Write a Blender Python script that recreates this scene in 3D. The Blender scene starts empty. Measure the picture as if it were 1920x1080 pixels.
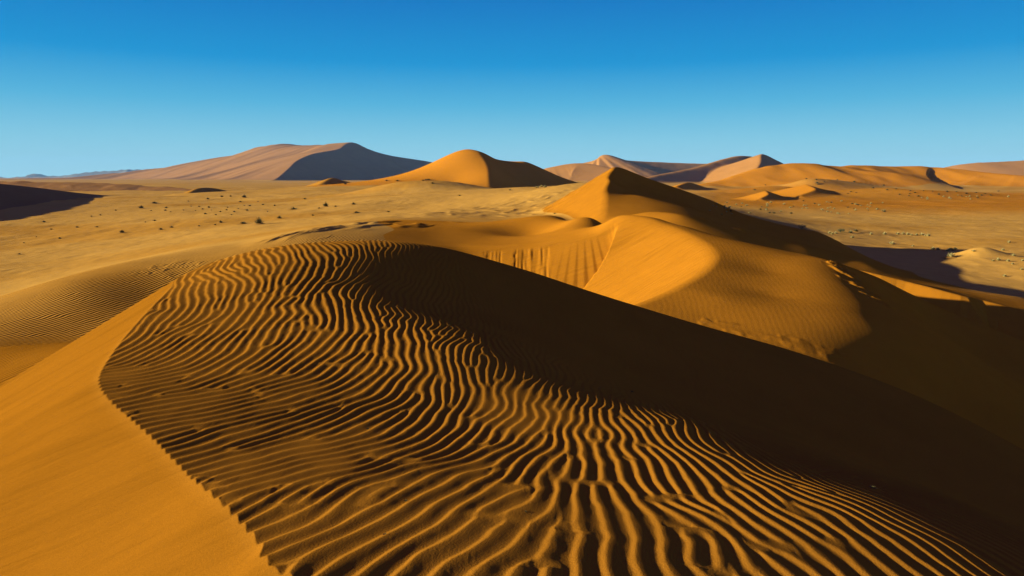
import bpy, math, random
import numpy as np
from mathutils import Vector

# ------------------------------------------------------------------ camera, sky, sun, exposure
S = bpy.context.scene
FPX = 1280.0                       # focal length in pixels of the 1920 px wide photograph
HORIZ = 333.0                      # row of the true horizon
PITCH = math.atan((540 - HORIZ) / FPX)
SUN_EL = 12.2
SUN_AZ = 183.0                     # direction TO the sun in plan, degrees from +x (180 = from the left)
EXPOSURE = 1.3
QUICK = False                      # coarse mesh for layout tests

cd = bpy.data.cameras.new('camera'); cam = bpy.data.objects.new('camera', cd)
S.collection.objects.link(cam); S.camera = cam
cd.sensor_width = 36.0; cd.lens = 36.0 * FPX / 1920.0
cd.clip_start = 0.05; cd.clip_end = 60000
cam.location = (0, 0, 0); cam.rotation_euler = (math.pi / 2 - PITCH, 0, 0)

w = bpy.data.worlds.new('World'); S.world = w; w.use_nodes = True
nt = w.node_tree; bg = nt.nodes['Background']
sky = nt.nodes.new('ShaderNodeTexSky'); sky.sky_type = 'NISHITA'; sky.sun_disc = False
sky.sun_elevation = math.radians(SUN_EL); sky.sun_rotation = math.radians(90 - SUN_AZ)
sky.altitude = 800; sky.air_density = 1.0; sky.dust_density = 0.0; sky.ozone_density = 4.0
hs = nt.nodes.new('ShaderNodeHueSaturation'); hs.inputs['Saturation'].default_value = 1.15
hs.inputs['Value'].default_value = 1.0
tint = nt.nodes.new('ShaderNodeMix'); tint.data_type = 'RGBA'; tint.blend_type = 'MULTIPLY'; tint.inputs[0].default_value = 1.0
tint.inputs[7].default_value = (1.25, 0.52, 1.2, 1)
nt.links.new(sky.outputs[0], tint.inputs[6]); nt.links.new(tint.outputs[2], hs.inputs['Color']); 
# pale band above the horizon and clear azure over it, laid over the physical sky in the lowest elevations
tcn = nt.nodes.new('ShaderNodeTexCoord'); sxyz = nt.nodes.new('ShaderNodeSeparateXYZ')
cr = nt.nodes.new('ShaderNodeValToRGB'); el = cr.color_ramp.elements; SK = 1 / 6.0
for k, (p_, c_) in enumerate([(0.0, (2.45, 4.6, 5.2)), (0.05, (1.55, 3.95, 5.1)), (0.10, (0.55, 3.0, 4.8)), (0.155, (0.0, 1.95, 4.4)), (0.24, (0.0, 1.20, 3.7)), (0.45, (0.72, 0.28, 2.6))]):
    e_ = el[k] if k < 2 else el.new(p_); e_.position = p_; e_.color = [q * SK for q in c_] + [1]
up = nt.nodes.new('ShaderNodeVectorMath'); up.operation = 'SCALE'; up.inputs['Scale'].default_value = 6.0
mr = nt.nodes.new('ShaderNodeMapRange'); mr.inputs['From Min'].default_value = 0.24; mr.inputs['From Max'].default_value = 0.6; mr.inputs['To Min'].default_value = 1.0; mr.inputs['To Max'].default_value = 0.25
hm = nt.nodes.new('ShaderNodeMix'); hm.data_type = 'RGBA'
nt.links.new(tcn.outputs['Generated'], sxyz.inputs[0]); nt.links.new(sxyz.outputs['Z'], cr.inputs[0]); nt.links.new(sxyz.outputs['Z'], mr.inputs[0])
nt.links.new(cr.outputs[0], up.inputs[0]); nt.links.new(mr.outputs[0], hm.inputs[0]); nt.links.new(hs.outputs[0], hm.inputs[6]); nt.links.new(up.outputs[0], hm.inputs[7]); nt.links.new(hm.outputs[2], bg.inputs[0])
bg.inputs[1].default_value = 0.06

sd = bpy.data.lights.new('sun', 'SUN'); sun = bpy.data.objects.new('sun', sd); S.collection.objects.link(sun)
sd.energy = 5.0; sd.angle = math.radians(0.5); sd.color = (1.0, 0.86, 0.66)
_e, _a = math.radians(SUN_EL), math.radians(SUN_AZ)
sdir = Vector((math.cos(_e) * math.cos(_a), math.cos(_e) * math.sin(_a), math.sin(_e)))
sun.rotation_euler = sdir.to_track_quat('Z', 'Y').to_euler(); sun.location = sdir * 100

S.view_settings.view_transform = 'Standard'; S.view_settings.look = 'None'
S.view_settings.exposure = EXPOSURE; S.view_settings.gamma = 1.0; S.view_settings.use_curve_mapping = False
S.cycles.max_bounces = 4; S.cycles.diffuse_bounces = 2; S.cycles.volume_bounces = 0

# ------------------------------------------------------------------ measuring helpers
cp, sp = math.cos(PITCH), math.sin(PITCH)
def ray(u, v):
    cx = (u - 960) / FPX; cy = (540 - v) / FPX
    return cx, cp + cy * sp, -sp + cy * cp
def P3(u, v, y):
    a, b, c = ray(u, v); return (a * y / b, y, c * y / b)
def pts(lst):
    return np.array([P3(*q) if len(q) == 3 else q[1:] for q in lst], float)   # ('w', x, y, z) is a plain world point

rs = np.random.RandomState(7)
_T = rs.rand(256, 256)
def vnoise(x, y, ofs=0):
    x = x + ofs * 17.31; y = y + ofs * 9.77
    xi = np.floor(x); yi = np.floor(y); fx = x - xi; fy = y - yi
    xi = xi.astype(np.int64) & 255; yi = yi.astype(np.int64) & 255
    fx = fx * fx * (3 - 2 * fx); fy = fy * fy * (3 - 2 * fy)
    x1 = (xi + 1) & 255; y1 = (yi + 1) & 255
    return ((_T[xi, yi] * (1 - fx) + _T[x1, yi] * fx) * (1 - fy) + (_T[xi, y1] * (1 - fx) + _T[x1, y1] * fx) * fy) * 2 - 1
def fbm(x, y, o=3, ofs=0, g=0.5):
    s = 0; a = 1.0; t = 0
    for k in range(o):
        s = s + a * vnoise(x * 2 ** k, y * 2 ** k, ofs + k * 3); t += a; a *= g
    return s / t
def sstep(a, b, x):
    t = np.clip((x - a) / (b - a), 0, 1); return t * t * (3 - 2 * t)

class TPS:
    def __init__(s, P, lam=0.0):
        s.c = P[:, :2]; n = len(P)
        s.sc = np.mean(np.ptp(s.c, axis=0)); s.c = s.c / s.sc
        d = np.hypot(s.c[:, None, 0] - s.c[None, :, 0], s.c[:, None, 1] - s.c[None, :, 1])
        K = np.where(d > 0, d * d * np.log(d + 1e-12), 0) + lam * np.eye(n)
        Q = np.hstack([np.ones((n, 1)), s.c]); A = np.zeros((n + 3, n + 3))
        A[:n, :n] = K; A[:n, n:] = Q; A[n:, :n] = Q.T
        s.w = np.linalg.solve(A, np.concatenate([P[:, 2], np.zeros(3)]))
    def __call__(s, x, y):
        x = x / s.sc; y = y / s.sc; n = len(s.c)
        r = s.w[n] + s.w[n + 1] * x + s.w[n + 2] * y; m = np.full(x.shape, 1e9)
        for (cx, cy), wt in zip(s.c, s.w[:n]):
            d2 = (x - cx) ** 2 + (y - cy) ** 2
            m = np.minimum(m, d2); r = r + wt * 0.5 * d2 * np.log(d2 + 1e-14)
        return r, np.sqrt(m) * s.sc

def smooth_line(P, it=3):
    P = catmull(P, 10)
    for _ in range(it * 30):
        P[1:-1] = (P[:-2] + 2 * P[1:-1] + P[2:]) / 4
    return P[::2] if (len(P) - 1) % 2 == 0 else np.vstack([P[::2], P[-1]])
def catmull(P, n=6):
    P = np.vstack([2 * P[0] - P[1], P, 2 * P[-1] - P[-2]]); out = []
    for i in range(1, len(P) - 2):
        for k in range(n):
            t = k / n
            out.append(0.5 * ((2 * P[i]) + (-P[i - 1] + P[i + 1]) * t + (2 * P[i - 1] - 5 * P[i] + 4 * P[i + 1] - P[i + 2]) * t * t
                              + (-P[i - 1] + 3 * P[i] - 3 * P[i + 1] + P[i + 2]) * t ** 3))
    out.append(P[-2]); return np.array(out)

def polyd(P, x, y):
    """signed distance to a polyline in plan (positive on the left of the walking direction) and the height of the nearest point"""
    best = np.full(x.shape, 1e18); zz = np.zeros(x.shape); sg = np.ones(x.shape)
    for i in range(len(P) - 1):
        a, b = P[i], P[i + 1]; dx, dy = b[0] - a[0], b[1] - a[1]; L = dx * dx + dy * dy + 1e-12
        t = np.clip(((x - a[0]) * dx + (y - a[1]) * dy) / L, 0, 1)
        ex = x - a[0] - t * dx; ey = y - a[1] - t * dy; d2 = ex * ex + ey * ey
        m = d2 < best - 1e-12
        best = np.where(m, d2, best); zz = np.where(m, a[2] + t * (b[2] - a[2]), zz)
        c = dx * (y - a[1]) - dy * (x - a[0])
        # at a shared corner trust the segment the point lies most clearly beside
        sg = np.where(m, np.where(c >= 0, 1.0, -1.0), sg)
    return np.sqrt(best) * sg, zz

# ------------------------------------------------------------------ the shapes
class Dune:
    """windward surface through measured points, cut off on one side by a slip face falling from the brink line"""
    def __init__(s, name, brink, side, slope, body, pen_r, pen_s=0.5, k=0.1, lam=1e-4, soft=0.0, use_brink=True, box=None, sm=0):
        s.name = name; s.br = smooth_line(pts(brink), sm) if sm else catmull(pts(brink)); s.side = side; s.slope = slope; s.soft = soft
        B = pts(body); b0 = pts(brink)
        s.t = TPS(np.vstack([b0, B]) if use_brink else B, lam); s.pr = pen_r; s.ps = pen_s; s.k = k
        A = np.vstack([b0, B]); m = pen_r * 3
        s.box = box or (A[:, 0].min() - m, A[:, 0].max() + m, A[:, 1].min() - m, A[:, 1].max() + m)
    slumps = (); wrinkle = 0
    def parts(s, x, y):
        z, md = s.t(x, y); z = z - np.maximum(0, md - s.pr) * s.ps
        d, zb = polyd(s.br, x, y); d = d * s.side
        return z, zb - d * s.slope, d
    def __call__(s, x, y, add=0):
        a, b, d = s.parts(x, y); a = a + add
        for x0, x1, d0, d1, dep in s.slumps:                     # places where the slip face has slumped and shows raked sand
            q = sstep(x0, x0 + .12, x + 0.10 * vnoise(x / .3, y / .3, 2)) * sstep(x1, x1 - .12, x + 0.10 * vnoise(x / .3, y / .3, 3)) * sstep(d0, d0 + .25, d) * sstep(d1, d1 - .6, d)
            b = b - q * dep * (0.9 + 1.0 * vnoise(x / 0.10 + 0.3 * d, d / 1.8, 6) + 0.5 * vnoise(x / 0.05, d / 0.8, 8))
        if s.wrinkle: a = a + s.wrinkle * fbm((x - 0.25 * y) / 75, y / 900, 3, 31, .6) * sstep(0, -150, d)
        if s.soft: return smin(a, b, s.soft)
        return np.minimum(a, b)

class Ridge:
    wob = 0
    """long crest with its own slope either side"""
    def __init__(s, name, crest, sl, sr, k=1.0, rough=0, nscale=100, soft=0, curv=0):
        s.name = name; s.br = catmull(pts(crest)); s.sl = sl; s.sr = sr; s.k = k; s.rough = rough; s.ns = nscale; s.soft = soft
        h = s.br[:, 2].max() + 30; m = h / min(sl, sr) * 1.3 + 5
        s.box = (s.br[:, 0].min() - m, s.br[:, 0].max() + m, s.br[:, 1].min() - m, s.br[:, 1].max() + m)
    def __call__(s, x, y, add=0):
        d, zb = polyd(s.br, x, y); ad = np.abs(d)
        ad = np.sqrt(ad * ad + s.soft ** 2) - s.soft
        z = zb - ad * np.where(d > 0, s.sl, s.sr)
        if s.wob: z = z + s.wob * (fbm(x / 38, y / 55, 3, 17, .55) + 0.5 * fbm(x / 14, y / 30, 2, 19))
        if s.rough: z = z + s.rough * (np.abs(fbm(x / s.ns, y / s.ns, 5, 3, 0.55)) - 0.15) * np.clip(ad / s.ns * 2, 0.2, 1)
        return z
def smax(a, b, k):
    h = np.clip(0.5 + 0.5 * (a - b) / k, 0, 1); return b * (1 - h) + a * h + k * h * (1 - h)
def smin(a, b, k): return -smax(-a, -b, k)

# ground, as measured points in (bearing, log distance)
GP = pts([(0, 735, 10.5), (150, 650, 13.5), (0, 690, 13), (0, 650, 16.5), (150, 641, 17), ('w', -14, 18.8, -4.75), ('w', -9, 20, -4.7),
          (0, 640, 20), (0, 610, 22), (0, 585, 24), (0, 560, 38), (0, 500, 58), (150, 636, 20.8), (130, 527, 28), (250, 490, 33),
          (300, 560, 26.8), (345, 535, 28.6), (400, 463, 38.5), (450, 458, 39.5), (560, 442, 37), (650, 425, 42), (730, 416, 50), (620, 446, 36.5), (700, 450, 37), 
          (485, 417, 90), (225, 435, 95), (100, 470, 75), (330, 400, 130), (150, 420, 120), (600, 385, 140), (420, 370, 220),
          (800, 400, 72), (800, 385, 110), (1000, 397, 72), (1060, 402, 62), (1070, 386, 72), (1078, 346, 92), (1040, 349, 105), (1000, 357, 130), (1115, 342, 98), (1150, 348, 100), (700, 375, 130), (700, 352, 300), (1060, 350, 150),
          (915, 360, 270), (1920, 420, 110), (1920, 500, 60), (1700, 440, 95), (1500, 410, 130), (1920, 560, 45), (1500, 372, 260),
          (1900, 375, 240), (1300, 380, 210), (1150, 362, 260), (300, 362, 360), (0, 395, 165), (1585, 500, 44), (1700, 527, 41.5), (1800, 553, 39.5), (1920, 583, 38),
          ('w', 28, 58, -7.9), ('w', 33, 66, -8.1), ('w', 40, 55, -8.3), ('w', 31, 50, -8.0), ('w', 35, 45.5, -8.3), ('w', 27, 54, -7.9), ('w', 22, 62, -7.6),
          ('w', 20, 10, -9), ('w', 30, 25, -8.3), ('w', 12, 22, -8.0), ('w', 5, 28, -8), ('w', 0, 26, -7.5), ('w', -4, 20, -5.2), ('w', -4, 25, -5.6), ('w', 2, 18, -5.5),
          ('w', -9, 4, -5), ('w', -6, 8, -4.2), ('w', 40, 5, -8.5), ('w', -30, 5, -7), ('w', -60, 40, -8), ('w', 90, 60, -8),
          ('w', 0, 600, -8), ('w', -300, 500, -8), ('w', 400, 500, -8)])
def gcoord(x, y):
    r = np.sqrt(x * x + y * y) + 1e-6
    a = np.clip(np.arctan2(x, np.maximum(y, 1e-3)), -1.1, 1.1); return a, 0.55 * np.log(np.clip(r, 6, 700))
_ga, _gb = gcoord(GP[:, 0], GP[:, 1]); GT = TPS(np.column_stack([_ga, _gb, GP[:, 2]]), 2e-5)
QBR = catmull(pts([('w', 16, 52, -6.3), (1585, 500, 44), (1700, 527, 41.5), (1800, 553, 39.5), (1920, 583, 38), ('w', 40, 28, -7.8)]))
def ground(x, y):
    a, b = gcoord(x, y); g, _ = GT(a, b)
    r = np.hypot(x, y); f = sstep(350, 650, r); g = g * (1 - f) - 8 * f
    f2 = sstep(40, 70, r) * sstep(900, 300, r); g = g + f2 * (0.13 * fbm(x / 4.0, y / 6, 4, 21, .6) + 0.26 * fbm(x / 16, y / 22, 2, 22)) + sstep(170, 260, r) * sstep(1200, 500, r) * 0.7 * fbm(x / 28, y / 40, 3, 23)
    back = sstep(0.9, 1.3, np.abs(np.arctan2(x, y))) ; g = g * (1 - back) + np.minimum(g, -7) * back
    g = g + fbm(x / 9, y / 9, 3, 5) * 0.10 * sstep(12, 60, r) + fbm(x / 60, y / 60, 3, 8) * 0.5 * sstep(60, 200, r) + fbm(x / 400, y / 400, 2, 9) * 2 * sstep(500, 1500, r)
    m = (x > 8) & (x < 80) & (y < 75) & (y > 5)
    if m.any():
        d, zb = polyd(QBR, x[m], y[m])                       # walking towards the camera: the low side is on the right
        slip = np.maximum(zb + d * 0.5, -10.8 + 0 * zb)
        g[m] = np.minimum(g[m], slip)
    return g

D = []
D.append(Dune('main', [('w', 0.1, 1.1, -1.80), (545, 1080, 2.62), (480, 1015, 3.0), (420, 945, 3.4), (350, 890, 3.85), (300, 835, 4.25), (250, 790, 4.65), (205, 750, 5.05), (186, 722, 5.4),
        (188, 700, 5.7), (205, 670, 6.15), (240, 625, 6.8), (285, 575, 7.7), (320, 540, 8.6), (345, 515, 9.3), ('w', -5.0, 10.8, -1.55), ('w', -6.2, 13, -2.4)], 1, 0.60,
    [(700, 1080, 2.65), (960, 1080, 2.68), (1200, 1080, 2.75), (1500, 1080, 2.88), (1920, 1080, 3.2), (600, 900, 3.75), (900, 900, 3.85), (1200, 900, 4.0), (900, 760, 5.35), (1300, 800, 5.15), (1200, 758, 6.0), (1400, 800, 6.2), (1600, 860, 6.0),
     (400, 720, 5.5), (650, 720, 5.6), (650, 560, 8.0), (450, 560, 7.9), (440, 480, 10.4), (530, 461, 10.6), (650, 453, 10.7), (750, 455, 10.9), (850, 469, 11.3),
     (900, 650, 6.6), (1100, 760, 5.5), (1500, 870, 4.8), (1920, 1000, 4.3),
     (850, 560, 9.3), (1000, 612, 9.1), (1100, 652, 8.9), (1200, 700, 8.7), (1400, 770, 8.4), (1600, 850, 7.9), (1800, 930, 7.6),
     (1000, 511, 12.1), (1200, 576, 12.8), (1450, 648, 13.3), (1700, 738, 13.4), (1920, 855, 12.9),
     ('w', -4.6, 14, -2.4), ('w', -2, 14.5, -2.6), ('w', 1, 16, -3.6), ('w', 5, 17.5, -5.2), ('w', 10, 17, -6.6),
     ('w', 14, 12, -8), ('w', 9, 4, -5.0), ('w', 6, 0, -4.2), ('w', 2, 0, -2.4), ('w', 1, -3, -2.6), ('w', 8, -4, -6), ('w', 14, 2, -8.0)], 3.5, 0.5, 0.25, 1e-4))
D.append(Dune('bowl', [('w', -13, 33, -4.8), ('w', -8.5, 35.3, -3.9), (790, 459, 36.8), (858, 462, 37.3), (905, 461, 37.3), (1000, 457, 36.8), (1060, 450, 36.2), (1120, 436, 36), (1160, 404, 36.4), (1200, 409, 35.3), (1240, 420, 34), (1290, 440, 31),
        (1325, 460, 28.5), (1338, 478, 26.5), (1332, 495, 25), (1300, 520, 23), (1250, 545, 21), (1195, 568, 19.5), (1100, 600, 18), (1000, 640, 16)], -1, 0.62,
    [(700, 425, 44), (730, 416, 50), (850, 418, 50), (950, 418, 50), (1060, 413, 48), (1110, 408, 44), (800, 440, 41), (860, 448, 40), (700, 447, 38), (920, 440, 42), (1030, 430, 42), (1090, 425, 40),
     (1240, 416, 36), (1300, 430, 34), (1400, 455, 30.5), (1500, 479, 28), (1560, 490, 27), (1440, 508, 25), ('w', 9.5, 36.6, -4.2), ('w', 8, 38.5, -4.4), ('w', 11, 34.5, -4.0), (1450, 555, 21.3), (1350, 560, 20), (1570, 530, 23.5), (1620, 570, 21), (1580, 612, 18.4), (1680, 640, 18.3),
     (1650, 522, 29.5), (1740, 600, 27), (1800, 650, 25.5), (1920, 710, 24.5), (1700, 550, 30.5), (1800, 592, 29.5), (1920, 640, 28.5), ('w', 20, 37, -8.3), ('w', 25, 35.5, -9.5), ('w', 11, 38, -6.0), ('w', 20, 42, -8.5), ('w', 26, 42, -10), ('w', 32, 36, -10.5),
     (1330, 597, 18.5), (1450, 632, 17.5), (1560, 665, 17), (1620, 682, 17), (1750, 740, 17), ('w', 6, 46, -4.6), ('w', -2, 56, -3.9), ('w', -16, 40, -5.0)], 6, 0.3, 0.5, 1e-5, 0.25, sm=2))
D.append(Dune('peak', [(1120, 415, 52), (1130, 400, 55), (1134, 370, 60), (1142, 337, 66), (1146, 320, 70), (1163, 313, 72), (1250, 345, 73), (1330, 373, 72), (1400, 402, 70), (1500, 428, 68), (1540, 436, 66.5), ('w', 33, 63, -7.2), ('w', 36, 58, -8.6)], 1, 0.60,
    [(1160, 345, 67), (1182, 331, 70.5), (1165, 362, 63.5), (1210, 336, 72), (1200, 368, 62.5), (1225, 394, 56.5), (1230, 406, 54), ('w', 10.5, 50.5, -2.5), (1290, 411, 50), ('w', 20, 53, -5.0), ('w', 26, 53, -6.6), ('w', 31, 53, -7.8), ('w', 11.5, 47, -2.6), ('w', 15.5, 46.5, -3.65), ('w', 20, 46, -4.85), ('w', 24, 45.5, -5.95), ('w', 28, 45.3, -7.0), ('w', 32, 45.3, -8.0),
     (1400, 425, 61), (1500, 446, 61), ('w', 28, 60, -6.0), ('w', 31, 60, -7.0), (1300, 393, 60), (1250, 378, 64), ('w', 10, 43, -5.0), ('w', 16, 42.5, -6.0), ('w', 22, 42.5, -7.8)], 11, 0.5, 0.5, 1e-5, 0.3))
D.append(Dune('tall', [(915, 360, 285), (918, 332, 303), (914, 305, 320), (905, 286, 335), (930, 298, 342), (960, 307, 350), (985, 303, 356), (1010, 312, 362), (1050, 330, 372), (1085, 342, 380)], -1, 0.60,
    [(880, 280, 345), (865, 284, 350), (830, 301, 352), (770, 323, 345), (700, 337, 330), (640, 346, 320), (850, 340, 305), (800, 355, 285), (860, 360, 280), (700, 352, 290), ('w', -40, 420, -8), ('w', 0, 430, -8), ('w', 30, 430, -6), ('w', -90, 400, -8)],
    70, 0.4, 4, 1e-5, 1.0))
D.append(Dune('bigleft', [(470, 360, 1450), (480, 357, 1500), (508, 342, 1620), (530, 326, 1750), (552, 305, 1900), (585, 289, 2150), (610, 284, 2250), (640, 277, 2400), (662, 267, 2500), (690, 279, 2570), (730, 291, 2660), (815, 305, 2900), (900, 325, 3100)], -1, 0.42,
    [(600, 279, 2900), (480, 276, 2800), (440, 290, 2750), (380, 302, 2650), (300, 320, 2500), (215, 347, 2300), (400, 356, 1600), (300, 353, 1750), (215, 351, 1950), (400, 325, 2100), (490, 300, 2300), (530, 290, 2400), ('w', -900, 3600, -8), ('w', -1500, 3400, -8), ('w', -300, 3600, -8), ('w', -2100, 2600, -8), ('w', -1650, 2500, -12), ('w', -1500, 2000, -12)],
    300, 0.4, 8, 1e-5, 0))
D.append(Ridge('lefta', [(-420, 325, 130), (-200, 330, 160), (-60, 339, 190), (60, 351, 230), (140, 361, 260), (225, 369, 300)], 0.3, 0.42, 1.0, soft=2))
D.append(Ridge('leftb', [(-200, 337, 500), (0, 340, 480), (70, 340.5, 465), (200, 344, 450), (330, 352, 420), (420, 358, 390)], 0.2, 0.13, 1.5, 1.5, 25))
D.append(Ridge('smalla', [(350, 364, 330), (372, 353, 345), (402, 353, 360), (440, 362, 372)], 0.35, 0.45, 0.5, soft=1))
D.append(Ridge('smallb', [(440, 366, 300), (450, 360, 310), (470, 364, 318)], 0.3, 0.4, 0.5, soft=1))
D.append(Ridge('smallc', [(590, 352, 330), (620, 334, 345), (640, 338, 355), (680, 347, 365)], 0.3, 0.45, 0.8, soft=1))
D.append(Ridge('farmidl', [(1060, 312, 1900), (1110, 302, 1850), (1135, 290, 1850), (1170, 300, 1900), (1260, 305, 2000), (1400, 310, 2100), (1500, 318, 2200)], 0.35, 0.3, 10, soft=10))
D.append(Ridge('farmidr', [(1180, 345, 900), (1225, 330, 1000), (1300, 315, 1120), (1375, 294, 1250), (1410, 294, 1300), (1440, 305, 1350)], 0.35, 0.4, 6, soft=5))
D.append(Ridge('farsummit', [(1405, 350, 800), (1412, 330, 900), (1425, 305, 1020), (1430, 289, 1150), (1465, 307, 1180), (1500, 320, 1180)], 0.33, 0.5, 3, soft=2))
D.append(Ridge('farleftlow', [(1000, 325, 1300), (1030, 314, 1300), (1090, 306, 1300), (1160, 318, 1250), (1230, 335, 1200)], 0.3, 0.3, 6, soft=5))
D.append(Ridge('longright', [(1330, 345, 480), (1400, 325, 500), (1470, 308, 520), (1560, 309, 540), (1660, 310, 560), (1740, 313, 560), (1800, 318, 540), (1860, 326, 520), (1960, 335, 500), (2100, 345, 500)], 0.3, 0.22, 8, soft=6))
D.append(Ridge('farright', [(1700, 335, 1500), (1790, 310, 1500), (1880, 303, 1500), (1990, 300, 1500), (2200, 310, 1500)], 0.3, 0.3, 8, soft=10))
D.append(Ridge('cresca', [(1425, 372, 240), (1440, 364, 250), (1436, 358, 262), (1455, 364, 270)], 0.3, 0.4, 1.0, soft=.3))
D.append(Ridge('crescb', [(1500, 366, 270), (1528, 356, 285), (1510, 349, 305), (1545, 357, 315), (1600, 364, 320)], 0.2, 0.4, 1.5, soft=.5))
D.append(Ridge('crescc', [(1268, 349, 420), (1290, 342, 440), (1310, 347, 450)], 0.3, 0.4, 1.5, soft=.5))
D.append(Ridge('mount', [(-400, 326, 9000), (0, 332, 9000), (60, 326, 9000), (110, 329, 9000), (190, 321, 8800), (270, 317, 8500), (330, 322, 8400), (450, 328, 8300)], 0.25, 0.25, 10, 90, 420))

D[4].wrinkle = 9.0
for d_ in D:
    if d_.name == 'longright': d_.wob = 1.5
    if d_.name in ('farmidl', 'farmidr', 'farright', 'farsummit'): d_.wob = 0.5
    if d_.name == 'leftb': d_.wob = 1.2
D[1].slumps = ((-1.55, -0.55, 0.35, 3.6, 0.03), (0.12, 1.95, 0.3, 4.2, 0.035))
# rough crusts, scalloped wind lips and slumps: (polyline in plan, half width, height, spacing across, stretch along, heading)
def W2(*q): return np.array([P3(*a) for a in q])
PATCH = [
    (W2((555, 437, 38), (620, 430, 40), (720, 424, 45)), 3.0, 0.09, 0.6, 5.5, math.radians(75)),
    (W2((300, 481, 31), (430, 470, 31), (540, 452, 29)), 1.6, 0.025, 0.30, 2.5, math.radians(70)),
    (W2((0, 560, 40), (60, 540, 41), (200, 500, 44)), 2.6, 0.06, 0.7, 3.0, math.radians(20)),
    (W2((1215, 401, 54), (1290, 424, 49.5), (1340, 438, 48.3), (1395, 455, 47.5)), 0.9, 0.09, 0.20, 6.0, math.radians(55)),
    (W2((1568, 516, 26.5), (1600, 543, 24.6), (1648, 588, 22.2)), 0.55, 0.085, 0.26, 11.0, math.radians(-62)),
    (W2((1330, 594, 18.2), (1450, 627, 17.4), (1560, 660, 17.0), (1640, 686, 16.8)), 0.30, 0.02, 0.30, 2.4, math.radians(20)),
    (W2((860, 417, 50), (960, 418, 50), (1050, 414, 48)), 1.0, 0.07, 0.5, 2.5, math.radians(10)),
    (W2((900, 395, 76), (1000, 392, 80), (1060, 398, 70)), 9.0, 0.10, 1.1, 2.0, math.radians(30)),
]
def patches(x, y):
    o = np.zeros(x.shape)
    for P, hw, am, sp_, st, hd in PATCH:
        m = (x > P[:, 0].min() - 3 * hw) & (x < P[:, 0].max() + 3 * hw) & (y > P[:, 1].min() - 3 * hw) & (y < P[:, 1].max() + 3 * hw)
        if not m.any(): continue
        a, b = x[m], y[m]; d, _ = polyd(P, a, b); c, s_ = math.cos(hd), math.sin(hd)
        al = (a * c + b * s_) / (sp_ * st); ac = (-a * s_ + b * c) / sp_ + 0.5 * vnoise(a / sp_ / 1.5, b / sp_ / 1.5, 3)
        r = 1 - np.abs(vnoise(al, ac, 7)) * 1.8; r = np.maximum(r, 0) ** 1.3
        k = 1 - sstep(0.45 * hw, hw, np.abs(d) + 0.5 * hw * vnoise(a / hw / .6, b / hw / .6, 5))
        o[m] += am * r * k
    return o
# little lee hollows and bumps in the open sand: (u, v, y, radius across, radius along, height)
BUMPS = [(1000, 431, 44, 2.6, 1.8, -0.75), (790, 372, 185, 14, 9, 2.2), (735, 366, 190, 12, 8, 1.5), (860, 372, 190, 9, 6, 1.2), (1500, 440, 80, 5, 3, .6), (1840, 465, 68, 2.2, 1.6, 0.8),
         (1640, 368, 300, 25, 12, 3.0), (1750, 372, 280, 30, 10, 2.5), (1560, 330, 440, 25, 20, 5), (1520, 332, 430, 16, 16, 4), (1690, 320, 480, 30, 25, 5), (1450, 350, 350, 25, 12, 3)]
BUMPW = [(P3(*b[:3]), b[3], b[4], b[5]) for b in BUMPS]

NAMES = [d.name for d in D]
def surface(x, y, extra=None):
    h = ground(x, y); lab = np.zeros(x.shape, np.int16)
    for i, d in enumerate(D):
        b = d.box; m = (x > b[0]) & (x < b[1]) & (y > b[2]) & (y < b[3])
        if not m.any(): continue
        z = d(x[m], y[m], 0 if (extra is None or i) else extra[m]); g = h[m]
        lm = lab[m]; lm[z > g] = i + 1; lab[m] = lm
        h[m] = smax(g, z, d.k)
    for p, ra, rb, hh in BUMPW:
        m = (np.abs(x - p[0]) < 3 * ra) & (np.abs(y - p[1]) < 3 * rb)
        if m.any(): h[m] += hh * np.exp(-((x[m] - p[0]) / ra) ** 2 - ((y[m] - p[1]) / rb) ** 2)
    h += patches(x, y)
    return h, lab

# ------------------------------------------------------------------ wind ripples of the near dune, grown on a plan grid
RX0, RX1, RY0, RY1 = -7.5, 13.0, 0.4, 17.0
RG = 0.0164
TERM = catmull(pts([('w', -3.2, 13, -1.5), (760, 455, 10.9), (820, 550, 8.9), (920, 650, 6.6), (1100, 755, 5.6), (1500, 865, 4.85), (1920, 1000, 4.3), ('w', 8, 3.0, -4)]))
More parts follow.
